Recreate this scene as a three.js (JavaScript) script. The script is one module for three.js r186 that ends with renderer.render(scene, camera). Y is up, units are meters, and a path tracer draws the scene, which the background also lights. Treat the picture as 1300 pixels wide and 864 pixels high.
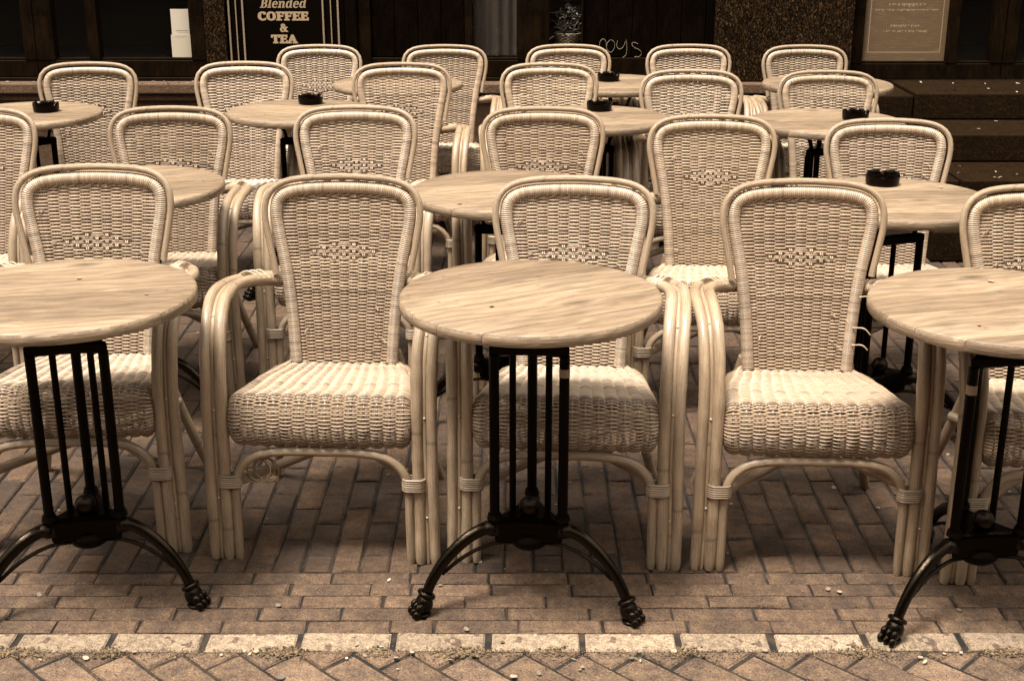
import * as THREE from 'three';
import { mergeGeometries, toCreasedNormals } from 'three/addons/utils/BufferGeometryUtils.js';
import { RoundedBoxGeometry } from 'three/addons/geometries/RoundedBoxGeometry.js';

// ---------------------------------------------------------------- camera, sky, sun, exposure
const scene = new THREE.Scene();
const camera = new THREE.PerspectiveCamera(28.52, 1300 / 864, 0.1, 300);
camera.position.set(0, 1.77, 0);
camera.rotation.set(-18.9 * Math.PI / 180, 0, 0);

const renderer = new THREE.WebGLRenderer({ antialias: true });
renderer.setSize(1024, 680);
renderer.toneMapping = THREE.LinearToneMapping;
renderer.toneMappingExposure = 6.1;
renderer.shadowMap.enabled = true;

{ // a plain overcast sky, toned warm like the print
  const w = 256, h = 128, d = new Float32Array(w * h * 4);
  for (let j = 0; j < h; j++) for (let i = 0; i < w; i++) {
    const el = ((j + 0.5) / h - 0.5) * Math.PI;               // row 0 is the nadir
    const s = Math.max(0, Math.sin(el));
    const L = 0.09 + 0.50 * Math.pow(s, 1.35);
    const k = (j * w + i) * 4;
    d[k] = L * 1.0; d[k + 1] = L * 0.96; d[k + 2] = L * 0.89; d[k + 3] = 1;
  }
  const t = new THREE.DataTexture(d, w, h, THREE.RGBAFormat, THREE.FloatType);
  t.mapping = THREE.EquirectangularReflectionMapping; t.magFilter = THREE.LinearFilter; t.minFilter = THREE.LinearFilter; t.needsUpdate = true;
  scene.background = t; scene.environment = t;
}
const sun = new THREE.DirectionalLight(new THREE.Color(1.0, 0.955, 0.885), 1.5);
sun.position.set(-2.1, 9, -3.0); sun.target.position.set(0, 0, -5);
sun.castShadow = true; sun.shadow.radius = 28; sun.shadow.mapSize.set(2048, 2048);
Object.assign(sun.shadow.camera, { left: -6, right: 6, top: 6, bottom: -6, near: 0.5, far: 30 });
scene.add(sun, sun.target);

// ---------------------------------------------------------------- helpers
let seed = 7;
function reseed(s) { seed = s >>> 0; }
function rnd() { seed = (seed + 0x6D2B79F5) >>> 0; let t = seed; t = Math.imul(t ^ (t >>> 15), t | 1); t ^= t + Math.imul(t ^ (t >>> 7), t | 61); return ((t ^ (t >>> 14)) >>> 0) / 4294967296; }
const rr = (a, b) => a + (b - a) * rnd();
const V = (x, y, z) => new THREE.Vector3(x, y, z);
const clamp = (x, a, b) => Math.min(b, Math.max(a, x));
const taken = {};
function numbered(n) { if (!(n in taken)) { taken[n] = 0; return n; } taken[n]++; return n + '_' + String(taken[n]).padStart(3, '0'); }
function shade(o) { o.traverse(c => { if (c.isMesh) { c.castShadow = true; c.receiveShadow = true; } }); return o; }
function tag(o, label, category, group, kind) { o.userData = { label, category }; if (group) o.userData.group = group; if (kind) o.userData.kind = kind; return o; }
function addTop(o) { o.name = numbered(o.name); scene.add(shade(o)); return o; }
function part(name, geo, mat, parent) { const m = new THREE.Mesh(geo, mat); m.name = name; m.castShadow = m.receiveShadow = true; parent.add(m); return m; }
function grp(name, parent) { const g = new THREE.Group(); g.name = name; if (parent) parent.add(g); return g; }
function box(w, h, d, x, y, z, b = 0) { const g = b ? new RoundedBoxGeometry(w, h, d, 1, b) : new THREE.BoxGeometry(w, h, d); g.translate(x, y, z); return g; }

// periodic value noise for textures
function noiseTile(n, s) {
  const old = seed; reseed(s); const t = new Float32Array(n * n); for (let i = 0; i < n * n; i++) t[i] = rnd(); seed = old;
  return (x, y) => { // x,y in cells, period n
    const xi = Math.floor(x), yi = Math.floor(y), fx = x - xi, fy = y - yi;
    const a = fx * fx * (3 - 2 * fx), b = fy * fy * (3 - 2 * fy), m = k => ((k % n) + n) % n;
    const g = (i, j) => t[m(j) * n + m(i)];
    return (g(xi, yi) * (1 - a) + g(xi + 1, yi) * a) * (1 - b) + (g(xi, yi + 1) * (1 - a) + g(xi + 1, yi + 1) * a) * b;
  };
}
function tex(w, h, fn, srgb, rep) { // fn(u,v) -> [r,g,b] 0..1
  const d = new Uint8Array(w * h * 4);
  for (let j = 0; j < h; j++) for (let i = 0; i < w; i++) {
    const c = fn(i / w, j / h), k = (j * w + i) * 4;
    d[k] = clamp(c[0], 0, 1) * 255; d[k + 1] = clamp(c[1], 0, 1) * 255; d[k + 2] = clamp(c[2], 0, 1) * 255; d[k + 3] = 255;
  }
  const t = new THREE.DataTexture(d, w, h); t.wrapS = t.wrapT = THREE.RepeatWrapping; t.magFilter = THREE.LinearFilter; t.minFilter = THREE.LinearMipmapLinearFilter; t.generateMipmaps = true;
  if (srgb) t.colorSpace = THREE.SRGBColorSpace;
  if (rep) t.repeat.set(rep[0], rep[1]);
  t.needsUpdate = true; return t;
}

// geometry builder: tubes along point lists, with colours and uv, normals computed at the end
class GB {
  constructor() { this.p = []; this.c = []; this.uv = []; this.i = []; }
  // pts: Vector3[]; rad: number | (k, t) => [ra, rb]; hint: Vector3 | Vector3[] (direction of rb); col: [r,g,b] | (k)=>[..]
  tube(pts, rad, n = 6, col = [1, 1, 1], hint = null, caps = true, closed = false, uv0 = 0) {
    const N = pts.length, base = this.p.length / 3; let len = uv0;
    let prevA = null; const T = new THREE.Vector3(), A = new THREE.Vector3(), B = new THREE.Vector3();
    for (let k = 0; k < N; k++) {
      const a = pts[closed ? (k - 1 + N) % N : Math.max(0, k - 1)], b = pts[closed ? (k + 1) % N : Math.min(N - 1, k + 1)];
      T.subVectors(b, a).normalize();
      let hv = hint ? (Array.isArray(hint) ? hint[k] : hint) : prevA;
      if (!hv) hv = Math.abs(T.y) < 0.9 ? V(0, 1, 0) : V(1, 0, 0);
      B.copy(hv).addScaledVector(T, -hv.dot(T)).normalize(); A.crossVectors(B, T);
      if (!hint) prevA = B.clone();
      const r = typeof rad === 'function' ? rad(k, k / (N - 1)) : [rad, rad];
      const cc = typeof col === 'function' ? col(k) : col;
      if (k) len += pts[k].distanceTo(pts[k - 1]);
      for (let q = 0; q < n; q++) {
        const an = q / n * Math.PI * 2, ca = Math.cos(an) * r[0], sb = Math.sin(an) * r[1];
        this.p.push(pts[k].x + A.x * ca + B.x * sb, pts[k].y + A.y * ca + B.y * sb, pts[k].z + A.z * ca + B.z * sb);
        this.c.push(cc[0], cc[1], cc[2]); this.uv.push(q / n, len);
      }
    }
    const M = closed ? N : N - 1;
    for (let k = 0; k < M; k++) for (let q = 0; q < n; q++) {
      const a = base + k * n + q, b = base + k * n + (q + 1) % n, k2 = (k + 1) % N, c = base + k2 * n + q, d = base + k2 * n + (q + 1) % n;
      this.i.push(a, b, c, b, d, c);
    }
    if (caps && !closed) for (const [k, fl] of [[0, 1], [N - 1, 0]]) {
      const cb = this.p.length / 3;                       // own ring so the cap stays crisp
      for (let q = 0; q < n; q++) { const s = base + k * n + q; this.p.push(this.p[s * 3], this.p[s * 3 + 1], this.p[s * 3 + 2]); this.c.push(this.c[s * 3], this.c[s * 3 + 1], this.c[s * 3 + 2]); this.uv.push(this.uv[s * 2], this.uv[s * 2 + 1]); }
      for (let q = 1; q < n - 1; q++) fl ? this.i.push(cb, cb + q + 1, cb + q) : this.i.push(cb, cb + q, cb + q + 1);
    }
    return this;
  }
  geo() {
    const g = new THREE.BufferGeometry();
    g.setAttribute('position', new THREE.Float32BufferAttribute(this.p, 3)); g.setAttribute('color', new THREE.Float32BufferAttribute(this.c, 3));
    g.setAttribute('uv', new THREE.Float32BufferAttribute(this.uv, 2)); g.setIndex(this.i); g.computeVertexNormals(); return g;
  }
}
const spline = (pts, n, closed = false, ten = 0.5) => new THREE.CatmullRomCurve3(pts, closed, 'centripetal', ten).getSpacedPoints(n);

// ---------------------------------------------------------------- materials
const n8 = noiseTile(8, 11), n16 = noiseTile(16, 12), n32 = noiseTile(32, 13), n64 = noiseTile(64, 14), n128 = noiseTile(128, 15), n256 = noiseTile(256, 16);
const M = {};
const dark = (c, rough, si, o = {}) => new THREE.MeshPhysicalMaterial({ color: new THREE.Color().setRGB(c[0], c[1], c[2]), roughness: rough, specularIntensity: si, specularColor: new THREE.Color().setRGB(1, .72, .48), ...o });
const std = (c, rough, o = {}) => new THREE.MeshStandardMaterial({ color: new THREE.Color().setRGB(c[0], c[1], c[2]), roughness: rough, ...o });

// rattan poles: long fibres (v runs along the pole in metres), scuffs and dark joints of the palm
const poleMap = tex(128, 1024, (u, v) => {
  const f = n64(u * 64, v * 16) * 0.5 + n128(u * 128, v * 64) * 0.5, blot = n8(u * 8, v * 8), scr = n128(u * 128, v * 128);
  const nd = Math.abs(((v + 0.02 * n8(u * 8, 3)) % 1) - 0.5), node = nd < 0.006 ? 0.84 : 1;
  const st = n64(u * 64, v * 6 + 3); let k = 0.74 + 0.24 * f + 0.16 * (blot - 0.5); if (st > 0.86) k *= 0.84; if (scr > 0.94) k *= 0.74; k *= node;
  return [k, k * (0.985 + 0.015 * f), k * (0.955 + 0.03 * f)];
}, true, [1, 1.3]);
const poleBump = tex(128, 512, (u, v) => { const k = n64(u * 64, v * 16) * 0.6 + n128(u * 128, v * 64) * 0.4; return [k, k, k]; }, false, [1, 1.4]);
M.pole = std([0.42, 0.306, 0.206], 0.42, { map: poleMap, bumpMap: poleBump, bumpScale: 0.0006 });
M.cane = std([1, 1, 1], 0.38, { vertexColors: true });
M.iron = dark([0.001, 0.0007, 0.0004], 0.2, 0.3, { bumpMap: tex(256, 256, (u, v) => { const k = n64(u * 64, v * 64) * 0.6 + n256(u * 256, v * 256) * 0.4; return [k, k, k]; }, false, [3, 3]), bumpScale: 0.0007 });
M.ironglossy = M.iron.clone(); M.ironglossy.specularIntensity = 0.42; M.ironglossy.roughness = 0.16; M.ironglossy.bumpScale = 0.0003; M.iron.specularIntensity = 0.13;  // same iron twice: glossier copy for leg highlights, dulled one keeps posts black
M.tape = std([0.3, 0.22, 0.15], 0.7);
M.ash = dark([0.0015, 0.001, 0.0007], 0.2, 0.2);

// oak table boards: u runs along the grain (1 tile = 0.8 m), v across (1 tile = 0.4 m)
const woodFn = (u, v) => {
  const warp = (n8(u * 8, v * 8) - 0.5) * 0.16 + (n16(u * 16, v * 16) - 0.5) * 0.03;
  const vv = v + warp * 0.5;
  const ring = 0.5 + 0.5 * Math.sin(vv * Math.PI * 2 * 11 + n8(u * 8, v * 8 + 3) * 6);
  const fib = n256(u * 24, v * 256) * 0.6 + n128(u * 12, v * 128) * 0.4;
  const pore = n256(u * 40 + 5, v * 256) > 0.9 ? 0.92 : 1;
  const fl = n64(u * 20 + 9, v * 64) > 0.955 ? 0.72 : 1;
  const kx = (u * 2) % 1 - 0.5, ky = (v * 1 + 0.3 * Math.floor(u * 2)) % 1 - 0.5; const kd = Math.hypot(kx * 9, ky * 22);
  const knot = kd < 1 ? 0.72 + 0.28 * kd : 1;
  const blot = n8(u * 8 + 2, v * 8) * .6 + n16(u * 16 + 2, v * 16) * .4;
  let k = (0.82 + 0.085 * ring + 0.30 * (fib - 0.5) + 0.17 * (blot - 0.5)) * pore * fl * knot;
  return [k, k * (0.955 + 0.02 * ring), k * (0.90 + 0.03 * ring)];
};
const woodMap = tex(1024, 512, woodFn, true), woodBump = tex(512, 512, (u, v) => { const k = n256(u * 32, v * 256); return [k, k, k]; });
const woodRough = tex(256, 256, (u, v) => { const k = 0.42 + 0.25 * n16(u * 16, v * 16) + 0.1 * n128(u * 128, v * 128); return [k, k, k]; });
M.boards = [[0.275, 0.201, 0.135], [0.225, 0.161, 0.105], [0.31, 0.229, 0.156]].map(c => std(c, 1.0, { map: woodMap, roughnessMap: woodRough, bumpMap: woodBump, bumpScale: 0.0005 }));
M.plywood = std([0.30, 0.2, 0.12], 0.8);

// clinker bricks
const brickFn = s => (u, v) => {
  const a = n8(u * 8 + s, v * 8), b = n32(u * 32, v * 32 + s), c = n128(u * 128, v * 128), d = n256(u * 256 + s, v * 256);
  let k = 0.62 + 0.18 * (a - 0.5) + 0.14 * (b - 0.5) + 0.22 * (c - 0.5) + 0.26 * (d - 0.5);
  if (c > 0.9) k *= 0.72; if (d > 0.95) k *= 1.22;
  return [k, k * (0.965 + 0.04 * (b - 0.5)), k * 0.93];
};
const brickMap = tex(512, 512, brickFn(0), true, [2, 2]);
const brickBump = tex(512, 512, (u, v) => { const k = 0.4 * n32(u * 32, v * 32) + 0.35 * n128(u * 128, v * 128) + 0.25 * n256(u * 256, v * 256); return [k, k, k]; }, false, [2, 2]);
M.bricks = [[0.15, 0.083, 0.04], [0.118, 0.064, 0.03], [0.18, 0.102, 0.051], [0.137, 0.077, 0.037], [0.093, 0.05, 0.022], [0.235, 0.144, 0.083], [0.195, 0.117, 0.066], [0.275, 0.171, 0.10], [0.225, 0.138, 0.079], [0.30, 0.195, 0.12], [0.25, 0.16, 0.097], [0.335, 0.22, 0.138], [0.28, 0.18, 0.11]].map(c => std(c, 0.86, { map: brickMap, bumpMap: brickBump, bumpScale: 0.0035 }));  // first five: slightly darker lot, darkened further to stand in for shade under chairs
M.pale = [[0.355, 0.27, 0.19], [0.30, 0.226, 0.157], [0.385, 0.294, 0.209]].map(c => std(c, 0.9, { map: tex(512, 512, (u, v) => {
  const a = n16(u * 16, v * 16), b = n64(u * 64, v * 64), c2 = n256(u * 256, v * 256), e = n32(u * 32 + 4, v * 32);
  let k = 0.80 + 0.10 * (a - 0.5) + 0.24 * (b - 0.5) + 0.42 * (c2 - 0.5); let w = 1;
  if (a * 0.5 + e * 0.5 > 0.70) { k *= 0.70; w = 0.93; }
  return [k, k * 0.97 * w, k * 0.93 * w];
}, true, [2, 2]), bumpMap: brickBump, bumpScale: 0.003 }));
M.soil = std([0.052, 0.032, 0.017], 0.95, { map: tex(512, 512, (u, v) => { const k = 0.55 + 0.5 * (n64(u * 64, v * 64) - 0.5) + 0.7 * (n256(u * 256, v * 256) - 0.5); return [k, k * 0.97, k * 0.93]; }, true, [30, 30]) });

// dark shop-front paint, granite, glass
const grime = tex(512, 512, (u, v) => { const k = 0.62 + 0.3 * (n32(u * 32, v * 8) - 0.5) + 0.3 * (n128(u * 128, v * 32) - 0.5) + 0.16 * (n256(u * 256, v * 256) - 0.5); return [k, k * 0.98, k * 0.95]; }, true, [1, 1]);
M.frame = dark([0.016, 0.0082, 0.0033], 0.55, 0.14, { map: grime });
M.panel = dark([0.0062, 0.003, 0.0012], 0.55, 0.1, { map: grime });
M.signface = dark([0.003, 0.0017, 0.0009], 0.4, 0.12);
M.gilt = std([0.26, 0.185, 0.115], 0.55);
M.room = std([0.05, 0.031, 0.017], 0.9);
M.glass = new THREE.MeshPhysicalMaterial({ color: 0xffffff, roughness: 0.03, transmission: 1, thickness: 0, ior: 1.5, specularIntensity: 0.12 });
const granite = (base, amp, sx, sy) => tex(512, 512, (u, v) => {
  const a = n256(u * 256 * sx, v * 256 * sy), b = n128(u * 128 * sx + 7, v * 128 * sy), c = n16(u * 16, v * 16);
  let k = base + amp * (Math.pow(b, 3) * 0.9 + Math.pow(a, 6) * 1.6) + 0.08 * (c - 0.5);
  return [k, k * 0.86, k * 0.70];
}, true, [1.2, 1.2]);
M.granite = dark([0.125, 0.092, 0.062], 0.5, 0.2, { map: granite(0.17, 0.62, 1, 0.5) });
M.stepstone = dark([0.072, 0.049, 0.029], 0.7, 0.15, { map: granite(0.34, 0.25, 1, 1), bumpMap: brickBump, bumpScale: 0.003 });
M.ledge = std([0.195, 0.135, 0.086], 0.8, { map: granite(0.62, 0.3, 1, 1), bumpMap: brickBump, bumpScale: 0.004 });
M.paper = std([0.72, 0.62, 0.5], 0.8);
M.stucco = std([0.2, 0.15, 0.1], 0.9, { map: grime });
M.petal = std([0.36, 0.285, 0.21], 0.7, { side: THREE.DoubleSide });
M.grit = std([0.17, 0.12, 0.07], 0.95);

// uv in metres for box-like geometry, by dominant normal
function boxUV(g, s = 1, ox = 0, oy = 0) {
  const p = g.attributes.position, n = g.attributes.normal, uv = new Float32Array(p.count * 2);
  for (let i = 0; i < p.count; i++) {
    const ax = Math.abs(n.getX(i)), ay = Math.abs(n.getY(i)), az = Math.abs(n.getZ(i)); let a, b;
    if (ay >= ax && ay >= az) { a = p.getX(i); b = p.getZ(i); } else if (ax > az) { a = p.getZ(i); b = p.getY(i); } else { a = p.getX(i); b = p.getY(i); }
    uv[i * 2] = a * s + ox; uv[i * 2 + 1] = b * s + oy;
  }
  g.setAttribute('uv', new THREE.BufferAttribute(uv, 2)); return g;
}

//==SETTING==
// ---------------------------------------------------------------- ground
{
  const g = new THREE.PlaneGeometry(160, 160); g.rotateX(-Math.PI / 2); g.translate(0, -0.0075, -10);
  const m = new THREE.Mesh(g, M.soil); m.name = 'ground'; m.userData.kind = 'structure'; addTop(m);
}
// one paver with chamfered, slightly uneven edges; top at y = 0
function paverGeo(w, d, s) {
  reseed(s); const b = 0.0042, hgt = 0.05, j = () => rr(-0.0013, 0.0013);
  const hw = w / 2, hd = d / 2; const P = [[-hw, -hd], [0, -hd], [hw, -hd], [hw, hd], [0, hd], [-hw, hd]];
  const out = P.map(([x, z]) => [x + j(), z + j()]), tilt = [rr(-.0012, .0012), rr(-.001, .001)];
  const pos = [], quad = (a, b2, c, d2) => pos.push(...a, ...b2, ...c, ...a, ...c, ...d2);
  const lo = out.map(([x, z]) => [x, -hgt, z]), mi = out.map(([x, z]) => [x, -b * rr(.7, 1.5), z]);
  const top = out.map(([x, z]) => { const fx = Math.abs(x) < hw * .5 ? 1 : (hw - b * rr(.7, 1.8)) / hw; return [x * fx, tilt[0] * x / hw + tilt[1] * z / hd + rr(-.0006, .0006), z * (hd - b * rr(.7, 1.8)) / hd]; });
  for (let k = 0; k < 6; k++) { const q = (k + 1) % 6; quad(lo[q], lo[k], mi[k], mi[q]); quad(mi[q], mi[k], top[k], top[q]); }
  quad(top[0], top[5], top[4], top[1]); quad(top[1], top[4], top[3], top[2]);
  const g = new THREE.BufferGeometry(); g.setAttribute('position', new THREE.Float32BufferAttribute(pos, 3)); g.computeVertexNormals();
  return boxUV(g, 1, rr(0, 1), rr(0, 1));
}
const PAV_Z0 = -3.232, ROW = 0.0614, KERB_Z = PAV_Z0 + 5 * ROW;    // edge courses, then the pale band
{
  const pav = grp('brick_pavement'); pav.userData.kind = 'structure'; scene.add(pav); taken['brick_pavement'] = 0;
  const cw = 0.079, cl = 0.196, gA = [0, 1, 2, 3, 4, 5].map(k => paverGeo(cw - 0.007, cl - 0.007, 100 + k)), gB = [0, 1, 2, 3, 4].map(k => paverGeo(0.212 - 0.006, ROW - 0.006, 200 + k));
  const gH = [0, 1].map(k => paverGeo(0.11 - 0.006, ROW - 0.006, 250 + k));
  const list = [];
  for (let r = 0; r < 5; r++) {                                     // five courses lying along the street
    let x = -5.2 + [0.05, 0.16, 0.09, 0.2, 0.12][r];
    while (x < 5.2) { reseed(Math.round((x + 9) * 977) + r * 31); const half = rnd() < 0.07; const L = half ? 0.11 : 0.212; list.push({ x: x + L / 2, z: PAV_Z0 + (r + 0.5) * ROW, g: half ? gH : gB }); x += L; }
  }
  for (let c = -74; c <= 74; c++) for (let k = 0; k < 24; k++) {     // running courses away from the street
    const first = ((c % 2) + 2) % 2; const z = PAV_Z0 - cl * (k + 0.5) + (first ? cl * 0.5 : 0);
    if (k === 0 && first) { list.push({ x: c * cw + 0.02, z: PAV_Z0 - cl * 0.25, g: gA, half: true }); continue; }
    list.push({ x: c * cw + 0.02, z, g: gA });
  }
  const vis = b => { const zc = -b.z * 0.946 + 1.77 * 0.324; return Math.abs(b.x) < zc * 0.395 && b.z < -2.6; };
  const near = list.filter(vis).sort((a, b) => b.z - a.z).slice(0, 296); const set = new Set(near);
  const rest = [];
  list.forEach((b, i) => {
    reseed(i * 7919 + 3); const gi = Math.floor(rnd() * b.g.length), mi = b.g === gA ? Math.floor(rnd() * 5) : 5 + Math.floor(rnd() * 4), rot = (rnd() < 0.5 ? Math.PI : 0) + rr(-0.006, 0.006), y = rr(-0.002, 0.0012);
    if (set.has(b)) {
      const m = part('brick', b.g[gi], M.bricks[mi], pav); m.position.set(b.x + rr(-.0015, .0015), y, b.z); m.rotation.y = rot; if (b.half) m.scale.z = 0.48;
    } else {
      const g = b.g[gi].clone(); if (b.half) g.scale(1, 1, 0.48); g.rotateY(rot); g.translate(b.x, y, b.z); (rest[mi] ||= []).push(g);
    }
  });
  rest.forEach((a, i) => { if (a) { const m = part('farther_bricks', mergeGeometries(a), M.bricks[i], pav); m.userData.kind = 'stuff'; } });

  const band = grp('pale_kerb_band'); band.userData.kind = 'structure'; scene.add(band);
  const gK = [0, 1, 2, 3].map(k => paverGeo(0.233 - 0.011, 0.086 - 0.007, 300 + k));
  for (let k = -18; k <= 18; k++) { reseed(k * 131 + 900); const m = part('kerb_stone', gK[Math.floor(rnd() * 4)], M.pale[Math.floor(rnd() * 3)], band); m.position.set(k * 0.2335 + 0.058, rr(-.003, .002), KERB_Z + 0.043 + rr(-.0015, .0015)); m.rotation.y = rr(-.012, .012); m.rotation.z = rr(-.008, .008); m.scale.x = rr(.965, 1.0); }

  const st = grp('herringbone_street'); st.userData.kind = 'structure'; scene.add(st);
  const L = 0.196, W = 0.098, gS = [0, 1, 2, 3].map(k => paverGeo(L - 0.009, W - 0.009, 400 + k)), restS = []; let cnt = 0;
  for (let a = -60; a <= 60; a++) for (let b = -40; b <= 40; b++) { // herringbone laid at 45 degrees: each L is one brick along, one across
    const ox = (a + 2 * b) * W, oz = (2 * b - a) * W;                // lattice vectors (1,-1) and (2,2)
    for (const [dx, dz, r] of [[1, 0.5, 0], [2.5, 1, 1]]) {
      const lx = ox + dx * W, lz = oz + dz * W; const q = Math.SQRT1_2, x = (lx - lz) * q + 0.03, z = (lx + lz) * q - 2.0;
      const zk = KERB_Z + 0.089; if (z > 0.2 || z < zk - 0.09 || Math.abs(x) > 2.6) continue;
      if (z < zk + 0.11) { // cut to the line of the kerb
        reseed(a * 911 + b * 37 + r + 5000); const an = -Math.PI / 4 + r * Math.PI / 2, c = Math.cos(an), sn = Math.sin(an), hl = (L - .009) / 2, hw = (W - .009) / 2;
        let P = [[-hl, -hw], [hl, -hw], [hl, hw], [-hl, hw]].map(([px, pz]) => [x + px * c + pz * sn, z - px * sn + pz * c]), Q = [];
        P.forEach((p, i) => { const q = P[(i + 1) % 4]; if (p[1] >= zk) Q.push(p); if ((p[1] - zk) * (q[1] - zk) < 0) { const t = (zk - p[1]) / (q[1] - p[1]); Q.push([p[0] + (q[0] - p[0]) * t, zk]); } });
        if (Q.length < 3) continue; const m0 = Q.reduce((u, p) => [u[0] + p[0] / Q.length, u[1] + p[1] / Q.length], [0, 0]);
        let ar = 0; Q.forEach((p, i) => { const q = Q[(i + 1) % Q.length]; ar += p[0] * q[1] - q[0] * p[1]; }); if (Math.abs(ar) < .0012) continue; if (ar < 0) Q.reverse();
        const pos = [], quad = (A, B2, C, D) => pos.push(...A, ...B2, ...C, ...A, ...C, ...D), yy = rr(-.005, 0), lo = Q.map(p => [p[0], -.05, p[1]]), mi2 = Q.map(p => [p[0], yy - .005, p[1]]), tp = Q.map(p => { const d = Math.hypot(p[0] - m0[0], p[1] - m0[1]), f = Math.max(0, 1 - .006 / d); return [m0[0] + (p[0] - m0[0]) * f, yy, m0[1] + (p[1] - m0[1]) * f]; });
        Q.forEach((_, i) => { const q = (i + 1) % Q.length; quad(lo[i], mi2[i], mi2[q], lo[q]); quad(mi2[i], tp[i], tp[q], mi2[q]); }); for (let i = 1; i < Q.length - 1; i++) pos.push(...tp[0], ...tp[i + 1], ...tp[i]);
        const g = new THREE.BufferGeometry(); g.setAttribute('position', new THREE.Float32BufferAttribute(pos, 3)); g.computeVertexNormals(); boxUV(g, 1);
        if (Math.abs(x) < 1.5) part('paving_brick', g, M.bricks[9 + Math.floor(rnd() * 4)], st); else (restS[9] ||= []).push(g);
        continue;
      }
      const seen = z < -2.55 && Math.abs(x) < 1.4; reseed(a * 911 + b * 37 + r + 5000); const gi = Math.floor(rnd() * 4), mi = 9 + Math.floor(rnd() * 4), y = rr(-.006, .001), ry = -Math.PI / 4 + r * Math.PI / 2 + rr(-.03, .03);
      if (seen && cnt < 290) { cnt++; const m = part('paving_brick', gS[gi], M.bricks[mi], st); m.position.set(x, y, z); m.rotation.y = ry; }
      else { const g = gS[gi].clone(); g.rotateY(ry); g.translate(x, y, z); (restS[mi] ||= []).push(g); }
    }
  }
  restS.forEach((a, i) => { if (a) { const m = part('farther_paving_bricks', mergeGeometries(a), M.bricks[i], st); m.userData.kind = 'stuff'; } });
}

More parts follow.
